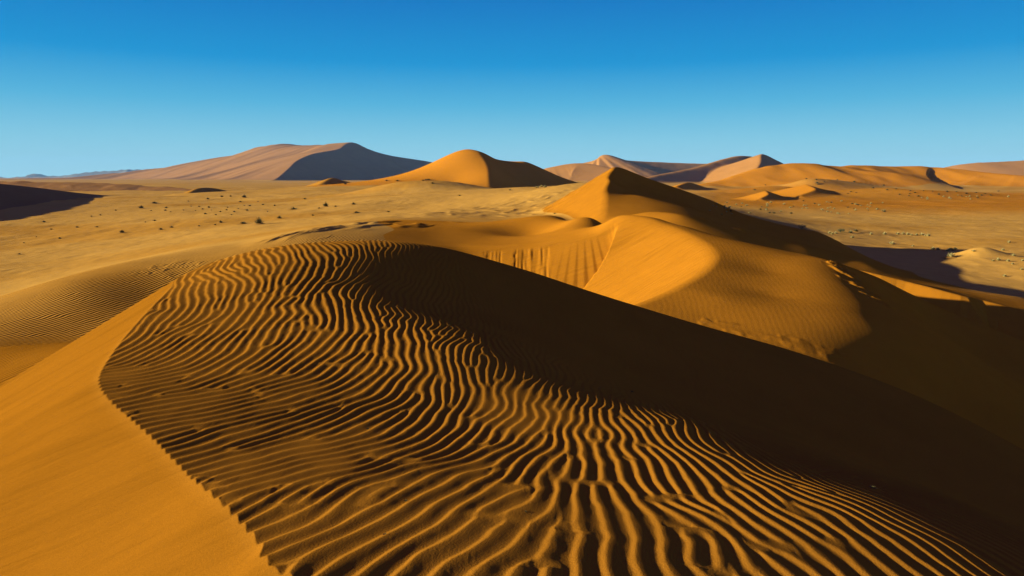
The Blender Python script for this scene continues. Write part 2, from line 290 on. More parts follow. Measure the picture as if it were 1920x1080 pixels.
# direction of the ripple crests as seen at places of the near dune: (u, v, distance, du, dv)
CREST = [(600, 470, 10.5, .15, 1), (450, 500, 9.8, -.1, 1), (370, 530, 8.9, -.35, 1), (700, 540, 8.6, .22, 1), (800, 520, 10, .45, 1), (720, 470, 10.5, .35, 1),
         (330, 600, 7.4, -.75, 1), (280, 650, 6.5, -1, .45), (230, 720, 5.5, -1, .06), (400, 690, 5.9, -1, .12), (480, 640, 6.5, -.35, 1), (560, 620, 7, .05, 1),
         (650, 640, 6.6, .28, 1), (560, 720, 5.6, -1, .22), (420, 770, 5.1, -1, .05), (650, 760, 5.1, -1, .16), (700, 700, 5.8, -.8, .7), (760, 700, 5.8, -.1, 1),
         (860, 700, 6, .22, 1), (850, 790, 5.0, -1, .5), (1000, 760, 5.4, .3, 1), (500, 870, 4.1, -1, .2), (700, 850, 4.2, -1, .25), (620, 960, 3.4, -1, .42), (850, 870, 4.1, -1, .3),
         (720, 1040, 2.9, -1, .62), (900, 980, 3.3, -1, .8), (980, 880, 4.1, -1, .55), (1080, 850, 4.4, -.4, 1), (1100, 980, 3.4, .1, 1), (1250, 1000, 3.4, .7, 1), (1200, 800, 5, .5, 1),
         (1350, 860, 4.7, 1, .9), (1500, 980, 3.9, 1, .6), (1750, 1030, 3.9, 1, .5), (1850, 980, 4.9, 1, .52), (1650, 920, 4.8, 1, .6), (1350, 1060, 3.2, .9, 1), (1000, 600, 9, .6, 1), (1300, 740, 8.5, .8, 1), (1100, 560, 11, .8, 1)]
def grow_ripples():
    nx = int((RX1 - RX0) / RG); ny = int((RY1 - RY0) / RG)
    nx, ny = 1250, 1000
    gx = RX0 + np.arange(nx) * RG; gy = RY0 + np.arange(ny) * RG
    # crest direction angle in plan, interpolated
    A = []; C = []
    for u, v, y, du, dv in CREST:
        p = np.array(P3(u, v, y)); n = np.array([0.30 * 0.5, 0.0, 1.0])       # mean tilt of the windward side
        e = 6 / math.hypot(du, dv); q = np.array(ray(u + du * e, v + dv * e)); t = (n @ p) / (n @ q); q = q * t
        d = q - p; A.append(math.atan2(d[1], d[0])); C.append(p[:2])
    A = np.array(A); A = np.where(A > 0.6, A - 2 * math.pi, A); C = np.array(C)   # all point towards the camera: continuous near -90 degrees
    cxs, cys = np.meshgrid(gx[::8], gy[::8], indexing='ij')
    num = np.zeros(cxs.shape); den = np.zeros(cxs.shape)
    for (px, py), a in zip(C, A):
        wgt = 1 / (((cxs - px) ** 2 + (cys - py) ** 2) + 0.12) ** 1.6; num += wgt * a; den += wgt
    ang = num / den + 0.46 * fbm(cxs / 0.5, cys / 0.5, 2, 4)
    ang = np.kron(ang, np.ones((8, 8)))[:nx, :ny]
    st, _ = polyd(TERM, cxs, cys)                                  # positive beyond the shade line
    lw = np.kron(sstep(-1.8, 0.4, st) * 2 + 1 - (1 - sstep(2.6, 4.6, np.hypot(cxs, cys))) * (1 - sstep(-1.6, 0.3, st)), np.ones((8, 8)))[:nx, :ny]
    LAM = [0.140, 0.104, 0.088, 0.074]
    K = 10; amin, amax = ang.min() - 0.05, ang.max() + 0.05; cen = np.linspace(amin, amax, K); dc = cen[1] - cen[0]
    kx = np.fft.fftfreq(nx, RG)[:, None]; ky = np.fft.fftfreq(ny, RG)[None, :]; bank = []
    for li, lam in enumerate(LAM):
        k0 = 1 / lam; wl = np.clip(1 - np.abs(lw - li), 0, 1)
        for c in cen:
            wt = (wl * np.clip(1 - np.abs(ang - c) / dc, 0, 1)).astype(np.float32)
            if wt.max() < 0.02: continue
            # crest runs along c, the steep lee side faces along c rotated clockwise
            n = c - math.pi / 2; kk = kx * math.cos(n) + ky * math.sin(n); kt = -kx * math.sin(n) + ky * math.cos(n)
            bank.append((np.exp(-((kk - k0) ** 2) / (2 * (0.15 * k0) ** 2) - kt ** 2 / (2 * (0.22 * k0) ** 2)).astype(np.float32), wt))
    u = rs.randn(nx, ny).astype(np.float32)
    for it in range(7):
        F = np.fft.fft2(u).astype(np.complex64); Z = np.zeros((nx, ny), np.complex64)
        for f, wt in bank:
            Z += wt * np.fft.ifft2(F * f).astype(np.complex64)
        m = np.abs(Z); s = np.sqrt((m * m).mean()); u = (Z.real / (m + 0.30 * s)).astype(np.float32)
    # twice the resolution, so that the phase can be read exactly anywhere
    F = np.fft.fftshift(np.fft.fft2(Z)); G = np.zeros((2 * nx, 2 * ny), np.complex64)
    G[nx - nx // 2:nx + nx // 2, ny - ny // 2:ny + ny // 2] = F
    return (np.fft.ifft2(np.fft.ifftshift(G)) * 4 / s).astype(np.complex64)
RIP = grow_ripples(); RG2 = RG / 2
def ripple(x, y):
    # small domain wobble keeps the crests sinuous
    xx = x + 0.030 * vnoise(x / 0.28, y / 0.28, 1) + 0.005 * vnoise(x / 0.08, y / 0.08, 4); yy = y + 0.030 * vnoise(x / 0.28, y / 0.28, 2)
    fx = np.clip((xx - RX0) / RG2, 0, RIP.shape[0] - 2.001); fy = np.clip((yy - RY0) / RG2, 0, RIP.shape[1] - 2.001)
    i = fx.astype(int); j = fy.astype(int); fx = fx - i; fy = fy - j
    z = (RIP[i, j] * (1 - fx) + RIP[i + 1, j] * fx) * (1 - fy) + (RIP[i, j + 1] * (1 - fx) + RIP[i + 1, j + 1] * fx) * fy
    amp = np.clip(np.abs(z) * 1.9, 0, 1); amp = amp * amp * (3 - 2 * amp)
    ph = np.angle(z) / (2 * math.pi) % 1.0; c = 0.71
    # asymmetric profile: gentle windward side, narrow crest, short steep lee
    a = np.clip(ph / c, 0, 1); b = np.clip((ph - c) / (1 - c), 0, 1)
    prof = np.where(ph < c, 0.25 * a ** 1.5 + 0.75 * (0.5 - 0.5 * np.cos(math.pi * a)), 0.35 * (1 - b) + 0.65 * (0.5 + 0.5 * np.cos(math.pi * b)))
    r = (prof - 0.45) * amp
    inside = sstep(RX0, RX0 + .4, x) * sstep(RX1, RX1 - 1.5, x) * sstep(RY0, RY0 + .3, y) * sstep(RY1, RY1 - 1.5, y)
    return r * inside

# ------------------------------------------------------------------ polar sheet
def columns():
    s = 1 / 683.0 * (3 if QUICK else 1.0)
    t = np.arange(-0.90, 0.90, s); a = np.arctan(t)
    out = []; c = a[-1]; st = a[-1] - a[-2]
    while True:
        st = min(st * 1.25, math.radians(2.5)); c += st
        if c > math.pi: break
        out.append(c)
    out = np.array(out); return np.concatenate([-out[::-1], a, out])
def rings():
    q = 3 if QUICK else 1.0; r = [0.25]
    def st(r):
        for lim, v in ((1.8, .02), (14, .0016), (60, .0028), (130, .0028), (600, .004), (4000, .005), (1e9, .012)):
            if r < lim: return v
    while r[-1] < 11500: r.append(r[-1] * (1 + st(r[-1]) * q))
    return np.array(r)

# ------------------------------------------------------------------ sand materials
def sand_material(name, grain=1.0):
    m = bpy.data.materials.new(name); m.use_nodes = True; t = m.node_tree; N = t.nodes; L = t.links
    b = N['Principled BSDF']; b.inputs['Roughness'].default_value = 0.9; b.inputs['Specular IOR Level'].default_value = 0.0
    at = N.new('ShaderNodeAttribute'); at.attribute_name = 'sand'
    tc = N.new('ShaderNodeNewGeometry')
    def noise(scale, det=3, rough=0.6):
        n = N.new('ShaderNodeTexNoise'); n.inputs['Scale'].default_value = scale; n.inputs['Detail'].default_value = det; n.inputs['Roughness'].default_value = rough
        L.new(tc.outputs['Position'], n.inputs['Vector']); return n
    def math_(op, a, v):
        n = N.new('ShaderNodeMath'); n.operation = op
        for i, q in enumerate((a, v)):
            if isinstance(q, (int, float)): n.inputs[i].default_value = q
            else: L.new(q, n.inputs[i])
        return n.outputs[0]
    n1 = noise(220, 2); n2 = noise(0.9, 4); n3 = noise(0.03, 4)
    v = math_('ADD', math_('ADD', math_('MULTIPLY', n1.outputs[0], 0.9), math_('MULTIPLY', n2.outputs[0], 0.30)), math_('MULTIPLY', n3.outputs[0], 0.35))
    v = math_('ADD', v, 0.225)
    mx = N.new('ShaderNodeVectorMath'); mx.operation = 'SCALE'; L.new(at.outputs['Color'], mx.inputs[0]); L.new(v, mx.inputs['Scale'])
    L.new(mx.outputs[0], b.inputs['Base Color'])
    # grain relief plus small ripples where the mesh says so
    ra = N.new('ShaderNodeAttribute'); ra.attribute_name = 'ripples'
    mp = N.new('ShaderNodeMapping'); mp.inputs['Rotation'].default_value = (0, 0, math.radians(12)); mp.inputs['Scale'].default_value = (1, 0.8, 0)
    L.new(tc.outputs['Position'], mp.inputs[0])
    wv = N.new('ShaderNodeTexWave'); wv.wave_type = 'BANDS'; wv.bands_direction = 'X'; wv.inputs['Scale'].default_value = 0.314 / 0.17
    wv.inputs['Distortion'].default_value = 5.0; wv.inputs['Detail'].default_value = 2.0; wv.inputs['Detail Scale'].default_value = 0.55
    L.new(mp.outputs[0], wv.inputs['Vector'])
    b1 = N.new('ShaderNodeBump'); b1.inputs['Distance'].default_value = 0.08; L.new(wv.outputs['Fac'], b1.inputs['Height']); L.new(ra.outputs['Fac'], b1.inputs['Strength'])
    g = noise(90, 3, 0.7); b2 = N.new('ShaderNodeBump'); b2.inputs['Strength'].default_value = 0.8; b2.inputs['Distance'].default_value = 0.004
    L.new(g.outputs[0], b2.inputs['Height']); L.new(b1.outputs[0], b2.inputs['Normal'])
    g2 = noise(1.3, 6, 0.75); b3 = N.new('ShaderNodeBump'); b3.inputs['Strength'].default_value = 0.5; b3.inputs['Distance'].default_value = 0.035
    ca = N.new('ShaderNodeAttribute'); ca.attribute_name = 'rough'; L.new(ca.outputs['Fac'], b3.inputs['Strength'])
    L.new(g2.outputs[0], b3.inputs['Height']); L.new(b2.outputs[0], b3.inputs['Normal'])
    # faint avalanche streaks running down the slip faces
    sa = N.new('ShaderNodeAttribute'); sa.attribute_name = 'streaks'; vr = N.new('ShaderNodeMapping'); vr.inputs['Rotation'].default_value = (0, 0, math.radians(-40)); vr.inputs['Scale'].default_value = (0.5, 5.0, 0.5)
    L.new(tc.outputs['Position'], vr.inputs[0]); n5 = N.new('ShaderNodeTexNoise'); n5.inputs['Scale'].default_value = 0.9; n5.inputs['Detail'].default_value = 5; L.new(vr.outputs[0], n5.inputs['Vector'])
    b4 = N.new('ShaderNodeBump'); b4.inputs['Distance'].default_value = 0.07; L.new(n5.outputs[0], b4.inputs['Height']); L.new(sa.outputs['Fac'], b4.inputs['Strength']); L.new(b3.outputs[0], b4.inputs['Normal'])
    sr = N.new('ShaderNodeMapRange'); sr.inputs['From Min'].default_value = 0.52; sr.inputs['From Max'].default_value = 0.72; sr.inputs['To Max'].default_value = 0.18; L.new(n5.outputs[0], sr.inputs[0])
    dk = math_('SUBTRACT', 1.0, math_('MULTIPLY', sr.outputs[0], sa.outputs['Fac'])); L.new(math_('MULTIPLY', v, dk), mx.inputs['Scale'])
    L.new(b4.outputs[0], b.inputs['Normal'])
    return m
SAND = sand_material('sand')

# ------------------------------------------------------------------ heights of the whole sheet
TH = columns(); RR = rings(); nc, nr = len(TH), len(RR)
X = RR[:, None] * np.sin(TH)[None, :]; Y = RR[:, None] * np.cos(TH)[None, :]
Z = np.empty_like(X); LAB = np.empty(X.shape, np.int16)
RIPH = 0.0135
for i in range(0, nr, 200):
    x = X[i:i + 200].ravel(); y = Y[i:i + 200].ravel(); ex = None
    if RR[i] < 19:
        ex = np.zeros(x.shape); m = (x > RX0) & (x < RX1) & (y > RY0) & (y < RY1); a, b = x[m], y[m]
        s_, _ = polyd(TERM[::3], a, b)
        ex[m] = ripple(a, b) * RIPH * (1.22 - 0.40 * sstep(2.6, 4.6, np.hypot(a, b))) * (0.9 + 0.35 * fbm(a / 1.3, b / 1.3, 2, 6)) * (1 - 0.30 * sstep(-1.6, 0.0, s_)) * (1 - 0.72 * sstep(0.0, 1.3, s_))
    h, l = surface(x, y, ex)
    Z[i:i + 200] = h.reshape(-1, nc); LAB[i:i + 200] = l.reshape(-1, nc)
# base colour of the sand: deep orange on the dunes, pale on the gravelly plain, redder on the far dunes
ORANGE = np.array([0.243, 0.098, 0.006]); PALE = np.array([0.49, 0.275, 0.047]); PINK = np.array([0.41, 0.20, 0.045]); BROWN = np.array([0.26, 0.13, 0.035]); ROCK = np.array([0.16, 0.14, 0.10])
TANO = np.array([0.37, 0.172, 0.016])
COLS = {0: PALE, 'main': np.array([0.295, 0.124, 0.010]), 'bowl': ORANGE * 1.6, 'peak': ORANGE * 1.65, 'tall': ORANGE * 2.1, 'bigleft': np.array([0.37, 0.190, 0.055]), 'lefta': BROWN, 'leftb': BROWN, 'smalla': TANO, 'smallb': TANO, 'smallc': TANO,  # windward main and bowl: same sand as their slip faces, lightened against grazing sun
        'farmidl': PINK, 'farmidr': PINK, 'farleftlow': PINK, 'longright': ORANGE * 2.1, 'farright': PINK, 'farsummit': PINK, 'crescb': ORANGE * 2, 'crescc': ORANGE * 2, 'cresca': ORANGE * 2, 'mount': ROCK}
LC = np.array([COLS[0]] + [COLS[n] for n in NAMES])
COL = np.empty((nr, nc, 3), np.float32); RIPA = np.zeros((nr, nc), np.float32); ROU = np.zeros((nr, nc), np.float32); STR = np.zeros((nr, nc), np.float32)
for i in range(0, nr, 200):
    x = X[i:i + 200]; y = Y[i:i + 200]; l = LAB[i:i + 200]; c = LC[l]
    r = np.hypot(x, y)
    # the near troughs and the rippled hump on the left are orange sand too
    g = (l == 0) * (1 - sstep(24, 50, r + 7 * fbm(x / 9, y / 9, 3, 2) + np.clip(-x - 8, 0, 30) * 0.35))
    c = c * (1 - g[..., None]) + (ORANGE * 1.0)[None, None] * g[..., None]
    g = (l == 0) * np.clip(sstep(62, 50, r) * (x > 8) + sstep(170, 230, r + 20 * fbm(x / 40, y / 40, 3, 4)) * sstep(520, 420, r) * sstep(0.22, 0.32, x / (r + 1)), 0, 1)
    c = c * (1 - g[..., None]) + (ORANGE * 1.8)[None, None] * g[..., None]
    # drifted orange sand on the plain near the dunes
    dr = (l == 0) * (r > 40) * sstep(0.05, 0.5, fbm(x / 45, y / 20, 4, 12)) * 0.55
    c = c * (1 - dr[..., None]) + (TANO * 1.05)[None, None] * dr[..., None]
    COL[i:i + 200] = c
    bi = NAMES.index('bowl') + 1
    lm = np.exp(-(((x + 11.5) / 7) ** 2 + ((y - 28) / 6.5) ** 2)) * (l == 0)
    RIPA[i:i + 200] = np.clip(lm * 1.8 + (l == bi) * 0.02 + (l == 0) * (r > 10) * (r < 22) * 0.25, 0, 1)
    ROU[i:i + 200] = (l == 0) * sstep(38, 60, r) * 0.8
# slip faces are smooth
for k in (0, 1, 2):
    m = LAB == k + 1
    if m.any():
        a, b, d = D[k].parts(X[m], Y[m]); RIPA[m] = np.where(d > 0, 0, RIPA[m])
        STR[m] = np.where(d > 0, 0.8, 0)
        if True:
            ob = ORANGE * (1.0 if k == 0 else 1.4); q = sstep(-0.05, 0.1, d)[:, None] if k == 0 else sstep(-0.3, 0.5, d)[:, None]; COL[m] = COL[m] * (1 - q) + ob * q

def tagd(o, label=None, cat=None, group=None, kind=None):
    if label: o['label'] = label
    if cat: o['category'] = cat
    if group: o['group'] = group
    if kind: o['kind'] = kind
def sheet(name, sel, mat):
    """faces of the polar sheet whose flag is set become one object"""
    ii, jj = np.nonzero(sel); jn = (jj + 1) % nc
    f = np.stack([ii * nc + jj, ii * nc + jn, (ii + 1) * nc + jn, (ii + 1) * nc + jj], -1)
    used = np.zeros(nr * nc, bool); used[f.ravel()] = True; idx = np.cumsum(used) - 1; u = np.nonzero(used)[0]; f = idx[f]
    me = bpy.data.meshes.new(name); me.vertices.add(len(u))
    co = np.column_stack([X.ravel()[u], Y.ravel()[u], Z.ravel()[u]]).astype(np.float32); me.vertices.foreach_set('co', co.ravel())
    me.loops.add(f.size); me.loops.foreach_set('vertex_index', f.ravel().astype(np.int32))
    me.polygons.add(len(f)); me.polygons.foreach_set('loop_start', np.arange(len(f), dtype=np.int32) * 4)
    me.update(); me.shade_smooth()
    a = me.attributes.new('sand', 'FLOAT_VECTOR', 'POINT'); a.data.foreach_set('vector', COL.reshape(-1, 3)[u].ravel())
    a = me.attributes.new('ripples', 'FLOAT', 'POINT'); a.data.foreach_set('value', RIPA.ravel()[u])
    a = me.attributes.new('rough', 'FLOAT', 'POINT'); a.data.foreach_set('value', ROU.ravel()[u])
    a = me.attributes.new('streaks', 'FLOAT', 'POINT'); a.data.foreach_set('value', STR.ravel()[u])
    me.materials.append(mat); o = bpy.data.objects.new(name, me); S.collection.objects.link(o); return o
FL = LAB[:-1, :]
INFO = {'main': 'near dune with a knife edged brink, its windward side covered in deep wind ripples', 'bowl': 'middle dune with a curved brink round a bright orange hollow',
        'peak': 'pointed orange dune behind the hollow, its right flank in dark shade', 'tall': 'tall orange dune with two humps and a dark right face', 'bigleft': 'huge pinkish dune far left of centre with a dark blue shaded face',
        'lefta': 'dark shaded dune at the left edge of the plain', 'leftb': 'low long brown dune ridge before the distant mountains', 'smalla': 'small low dune with a dark flat top on the left plain',
        'smallb': 'tiny dune just right of the small dark topped dune', 'smallc': 'small pointed dune below the huge dune with blue shade', 'farmidl': 'far pink dune with a dark cap behind the pointed dune',
        'farmidr': 'far pink dune with a sharp summit and purple shaded left slope', 'farleftlow': 'low far pink dune left of the dune with the dark cap', 'longright': 'long rounded orange dune across the right background',
        'farright': 'far pink dune at the right edge of the horizon', 'cresca': 'small crescent dune with a dark lee at the left foot of the long rounded orange dune', 'crescb': 'larger low crescent dune before the long rounded orange dune', 'crescc': 'tiny crescent dune behind the long shaded flank of the pointed dune', 'farsummit': 'pink summit lit from the left in front of the purple shaded slope', 'mount': 'distant blue green rocky mountains at the left of the horizon'}
ground_o = sheet('ground', FL == 0, SAND); tagd(ground_o, kind='structure')
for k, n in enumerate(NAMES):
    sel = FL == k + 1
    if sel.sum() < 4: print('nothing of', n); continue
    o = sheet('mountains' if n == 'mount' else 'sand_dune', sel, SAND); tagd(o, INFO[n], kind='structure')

# ------------------------------------------------------------------ the air
def haze_box():
    R_, z0, z1 = 11900.0, float(Z.min()) - 1.0, 330.0
    v = [(x, y, z) for z in (z0, z1) for y in (-R_, R_) for x in (-R_, R_)]
    f = [(0, 2, 3, 1), (4, 5, 7, 6), (0, 1, 5, 4), (2, 6, 7, 3), (0, 4, 6, 2), (1, 3, 7, 5)]
    me = bpy.data.meshes.new('haze'); me.from_pydata(v, [], f); o = bpy.data.objects.new('haze', me); S.collection.objects.link(o)
    m = bpy.data.materials.new('haze'); m.use_nodes = True; t = m.node_tree; t.nodes.remove(t.nodes['Principled BSDF'])
    pv = t.nodes.new('ShaderNodeVolumePrincipled'); pv.inputs['Density'].default_value = HAZE; pv.inputs['Color'].default_value = (0.27, 0.62, 0.95, 1)
    pv.inputs['Anisotropy'].default_value = 0.0
    t.links.new(pv.outputs[0], t.nodes['Material Output'].inputs['Volume']); me.materials.append(m)
    tagd(o, 'thin blue air over the whole desert', kind='stuff')
HAZE = 4.0e-5
haze_box()

# ------------------------------------------------------------------ grass tussocks and bushes, each standing on the sand where its foot is seen
YS = np.exp(np.linspace(math.log(18), math.log(700), 900))
def foot(u, v):
    a, b, c = ray(u, v); x = a * YS / b; z = c * YS / b
    h, _ = surface(x, YS.copy()); k = np.nonzero(z < h)[0]
    if not len(k) or k[0] == 0: return None
    k = k[0]; t = (z[k - 1] - h[k - 1]) / ((z[k - 1] - h[k - 1]) - (z[k] - h[k]))
    y = YS[k - 1] + t * (YS[k] - YS[k - 1]); x = a * y / b
    return Vector((x, y, float(surface(np.array([x]), np.array([y]))[0][0])))
def leaf_mat(name, c1, c2):
    m = bpy.data.materials.new(name); m.use_nodes = True; t = m.node_tree; b = t.nodes['Principled BSDF']; b.inputs['Roughness'].default_value = 0.8
    b.inputs['Specular IOR Level'].default_value = 0.1
    n = t.nodes.new('ShaderNodeTexNoise'); n.inputs['Scale'].default_value = 6; g = t.nodes.new('ShaderNodeNewGeometry'); t.links.new(g.outputs['Position'], n.inputs['Vector'])
    mx = t.nodes.new('ShaderNodeMix'); mx.data_type = 'RGBA'; mx.inputs[6].default_value = (*c1, 1); mx.inputs[7].default_value = (*c2, 1)
    t.links.new(n.outputs[0], mx.inputs[0]); t.links.new(mx.outputs[2], b.inputs['Base Color']); return m
M_DARK = leaf_mat('dry_olive_grass', (0.050, 0.050, 0.016), (0.13, 0.115, 0.035))
M_PALE = leaf_mat('pale_yellow_grass', (0.30, 0.27, 0.08), (0.46, 0.40, 0.15))
M_GREEN = leaf_mat('green_bush_leaf', (0.035, 0.055, 0.020), (0.09, 0.11, 0.035))
rnd = random.Random(11)
def tuft_mesh(n, spread, seed, blade=0.035):
    """a unit tussock: blades fan out of a common foot, one metre wide and about 0.6 m high"""
    r = random.Random(seed); v = []; f = []
    for k in range(n):
        a = r.uniform(0, 2 * math.pi); q = r.random() ** 0.6; bx, by = 0.16 * q * math.cos(a), 0.16 * q * math.sin(a)
        ln = r.uniform(0.30, 0.62) * (1.1 - 0.35 * q); out = spread * q * r.uniform(0.5, 1.1); w_ = blade * r.uniform(0.6, 1.4)
        px, py = -math.sin(a) * w_ / 2, math.cos(a) * w_ / 2; i = len(v)
        for t, ws in ((0, 1.0), (0.55, 0.9), (1.0, 0.15)):
            x = bx + math.cos(a) * out * t ** 1.4; y = by + math.sin(a) * out * t ** 1.4; z = ln * (t - 0.28 * q * t * t)
            v += [(x - px * ws, y - py * ws, z), (x + px * ws, y + py * ws, z)]
        f += [(i, i + 1, i + 3, i + 2), (i + 2, i + 3, i + 5, i + 4)]
    me = bpy.data.meshes.new('grass_blades'); me.from_pydata(v, [], f); return me
def bush_mesh(seed):
    """a rounded bush of many small leaves on short twigs"""
    r = random.Random(seed); v = []; f = []; cl = [(r.uniform(-.3, .3), r.uniform(-.3, .3), r.uniform(.14, .38), r.uniform(.12, .22)) for _ in range(9)]
    for cx, cy, cz, cr_ in cl:
        for k in range(60):
            d = Vector((r.gauss(0, 1), r.gauss(0, 1), r.gauss(0, 1))).normalized() * cr_ * r.uniform(.6, 1.05); p = Vector((cx, cy, cz)) + d; p.z = max(p.z, 0.02)
            t1 = Vector((r.gauss(0, 1), r.gauss(0, 1), r.gauss(0, 1))).normalized() * .035; t2 = t1.orthogonal().normalized() * .02; i = len(v)
            v += [tuple(p - t1), tuple(p + t2), tuple(p + t1), tuple(p - t2)]; f.append((i, i + 1, i + 2, i + 3))
    me = bpy.data.meshes.new('foliage'); me.from_pydata(v, [], f); return me
def stem_mesh(seed):
    r = random.Random(seed); v = []; f = []
    for k in range(7):
        a = r.uniform(0, 6.28); e = Vector((math.cos(a) * r.uniform(.1, .3), math.sin(a) * r.uniform(.1, .3), r.uniform(.25, .4))); i = len(v); n = 5
        for t, rad in ((0, .018), (1, .006)):
            for q in range(n): v.append((e.x * t + rad * math.cos(q * 6.283 / n), e.y * t + rad * math.sin(q * 6.283 / n), -.05 + (e.z + .05) * t))
        f += [(i + q, i + (q + 1) % n, i + n + (q + 1) % n, i + n + q) for q in range(n)]
    me = bpy.data.meshes.new('stem'); me.from_pydata(v, [], f); return me
def mound_mesh(seed):
    r = random.Random(seed); v = [(0, 0, 0.10)]; f = []; n = 14; prev = None
    for ri, (rad, z) in enumerate(((.2, .09), (.42, .04), (.66, -.03))):
        ring = []
        for q in range(n):
            a = q * 6.2832 / n; k = rad * (1 + .12 * math.sin(2 * a + seed) + r.uniform(-.05, .05)); ring.append(len(v)); v.append((k * math.cos(a) * (1.35 if math.cos(a) > 0 else 1), k * math.sin(a), z))
        for q in range(n):
            if prev is None: f.append((0, ring[q], ring[(q + 1) % n]))
            else: f.append((prev[q], ring[q], ring[(q + 1) % n], prev[(q + 1) % n]))
        prev = ring
    me = bpy.data.meshes.new('sand_mound'); me.from_pydata(v, [], f); me.shade_smooth(); return me
TUFT = [tuft_mesh(150, 0.42, 3), tuft_mesh(110, 0.5, 5, 0.045), tuft_mesh(190, 0.36, 8)]
LOW = [tuft_mesh(70, 0.55, 13, 0.06), tuft_mesh(55, 0.6, 15, 0.07)]
BUSH = [bush_mesh(21), bush_mesh(22)]; STEM = [stem_mesh(31), stem_mesh(32)]; MOUND = [mound_mesh(1), mound_mesh(2)]
def with_mat(me, m):
    c = me.copy(); c.materials.clear(); c.materials.append(m); return c
m_m = bpy.data.materials.new('mound_sand'); m_m.use_nodes = True; _b = m_m.node_tree.nodes['Principled BSDF']; _b.inputs['Base Color'].default_value = (0.38, 0.2, 0.035, 1); _b.inputs['Roughness'].default_value = 1; _b.inputs['Specular IOR Level'].default_value = 0
LIB = {}
def lib(key, meshes, m):
    if key not in LIB: LIB[key] = [with_mat(q, m) for q in meshes]
    return rnd.choice(LIB[key])
MOUNDS = [with_mat(q, m_m) for q in MOUND]; STEMS = [with_mat(q, M_DARK) for q in STEM]
def plant(u, v, wpx, kind, label=None, group=None, hf=1.0, parts=False):
    p = foot(u, v)
    if p is None: return None
    w_ = wpx * p.y / FPX / (0.9 if kind != 'bush' else 0.8)
    w_ = min(w_, 3.2)
    name = 'bush' if kind == 'bush' else 'grass_tussock'
    me = lib(kind, {'dark': TUFT, 'pale': TUFT, 'low': LOW, 'palelow': LOW, 'bush': BUSH}[kind], {'dark': M_DARK, 'low': M_DARK, 'pale': M_PALE, 'palelow': M_PALE, 'bush': M_GREEN}[kind])
    rot = rnd.uniform(0, 6.28); sc = (w_, w_, w_ * hf * rnd.uniform(.85, 1.1))
    if parts:
        o = bpy.data.objects.new(name, None); S.collection.objects.link(o); o.location = p; o.scale = sc; o.rotation_euler = (0, 0, 0)
        c = bpy.data.objects.new('foliage' if kind == 'bush' else 'grass_blades', me); S.collection.objects.link(c); c.parent = o; c.rotation_euler = (0, 0, rot)
        c = bpy.data.objects.new('stem' if kind == 'bush' else 'sand_mound', rnd.choice(STEMS if kind == 'bush' else MOUNDS)); S.collection.objects.link(c); c.parent = o
    else:
        o = bpy.data.objects.new(name, me); S.collection.objects.link(o); o.location = p; o.rotation_euler = (0, 0, rot); o.scale = sc
    tagd(o, label, 'bush' if kind == 'bush' else 'grass tussock', group); return o
# the ones that stand out
for a in [
    (486, 421, 20, 'dark', 'largest round olive grass tussock on the left plain, with a long shadow', None, 1.25),
    (524, 410, 12, 'dark', 'olive grass tussock just right of the largest tussock of the left plain', None, .9),
    (414, 418, 10, 'dark', 'small rounded tussock left of the largest tussock, beyond a dark low one', None, .9),
    (456, 420, 18, 'low', 'low dark flattened tussock touching the left side of the largest tussock', None, .6),
    (229, 437, 13, 'dark', 'dark tussock standing alone in the bare sand left of the near dune top', None, .8),
    (265, 391, 14, 'dark', 'dark tussock on the left plain, left of the two near the dark topped dune', None, .8),
    (290, 382, 15, 'dark', 'dark tussock on the left plain, right of the two near the dark topped dune', None, .6),
    (302, 431, 9, 'low', 'low dark tussock, left of a pair in the middle of the left plain', None, .7),
    (322, 427, 10, 'dark', 'dark tussock, right of a pair in the middle of the left plain', None, .7),
    (458, 371, 12, 'dark', 'dark tussock under the right foot of the small dark topped dune', None, .9),
    (611, 388, 15, 'dark', 'bushy green tussock on the pale slope below the tall orange dune', None, 1.0),
    (551, 393, 17, 'low', 'wide low tussock between the largest tussock and the bushy green one', None, .5),
    (669, 400, 17, 'low', 'wide low dark tussock behind the rough sand crust', None, .5),
    (663, 384, 10, 'dark', 'small green tussock right of the bushy green one', None, .9),
    (1783, 483, 20, 'pale', 'big yellow grass tussock with a long shadow right of the shaded dune', None, .9),
    (1576, 436, 14, 'bush', 'dark round bush among yellow tussocks on the right plain', None, .8),
    (1605, 435, 11, 'dark', 'dark pointed tussock right of the dark round bush', None, .9),
    (1503, 430, 15, 'bush', 'dark green bush peeking over the shaded dune crest', None, 1.0),
    (1786, 470, 12, 'bush', 'small dark bush beside yellow tussocks above the big yellow one', None, .8),
    (1532, 344, 9, 'dark', 'dark tussock dot under the rounded top of the long orange dune', None, .8)]:
    plant(*a[:6], hf=a[6], parts=True)
# the rest, as single meshes
G1 = 'small dark grass tussocks on the left plain'
for cx, cy in [(652, 462), (850, 464), (935, 448), (930, 462), (1060, 410), (1033, 460), (1120, 440), (1075, 438), (1175, 445), (1140, 455), (1155, 482), (1170, 398), (1248, 385), (1297, 383), (1352, 414), (1375, 434),
               (1280, 445), (1275, 460), (1390, 462), (1303, 487), (1215, 487), (1405, 436), (1452, 412), (1480, 430), (1505, 468), (1717, 398), (1887, 440), (1762, 490), (1210, 543), (818, 528), (870, 520), (515, 495), (565, 488),
               (435, 557), (288, 568), (545, 555), (337, 620), (135, 645), (205, 610), (248, 527), (1120, 550), (1545, 435), (110, 708), (905, 567), (1340, 452), (1318, 470), (1240, 470), (1100, 462), (960, 470), (1190, 460)]:
    plant(cx / 3, 240 + cy / 3 + 1, rnd.uniform(4, 9), rnd.choice(['dark', 'low']), 'small dark grass tussock dotting the pale plain left of the largest tussock', G1, .7)
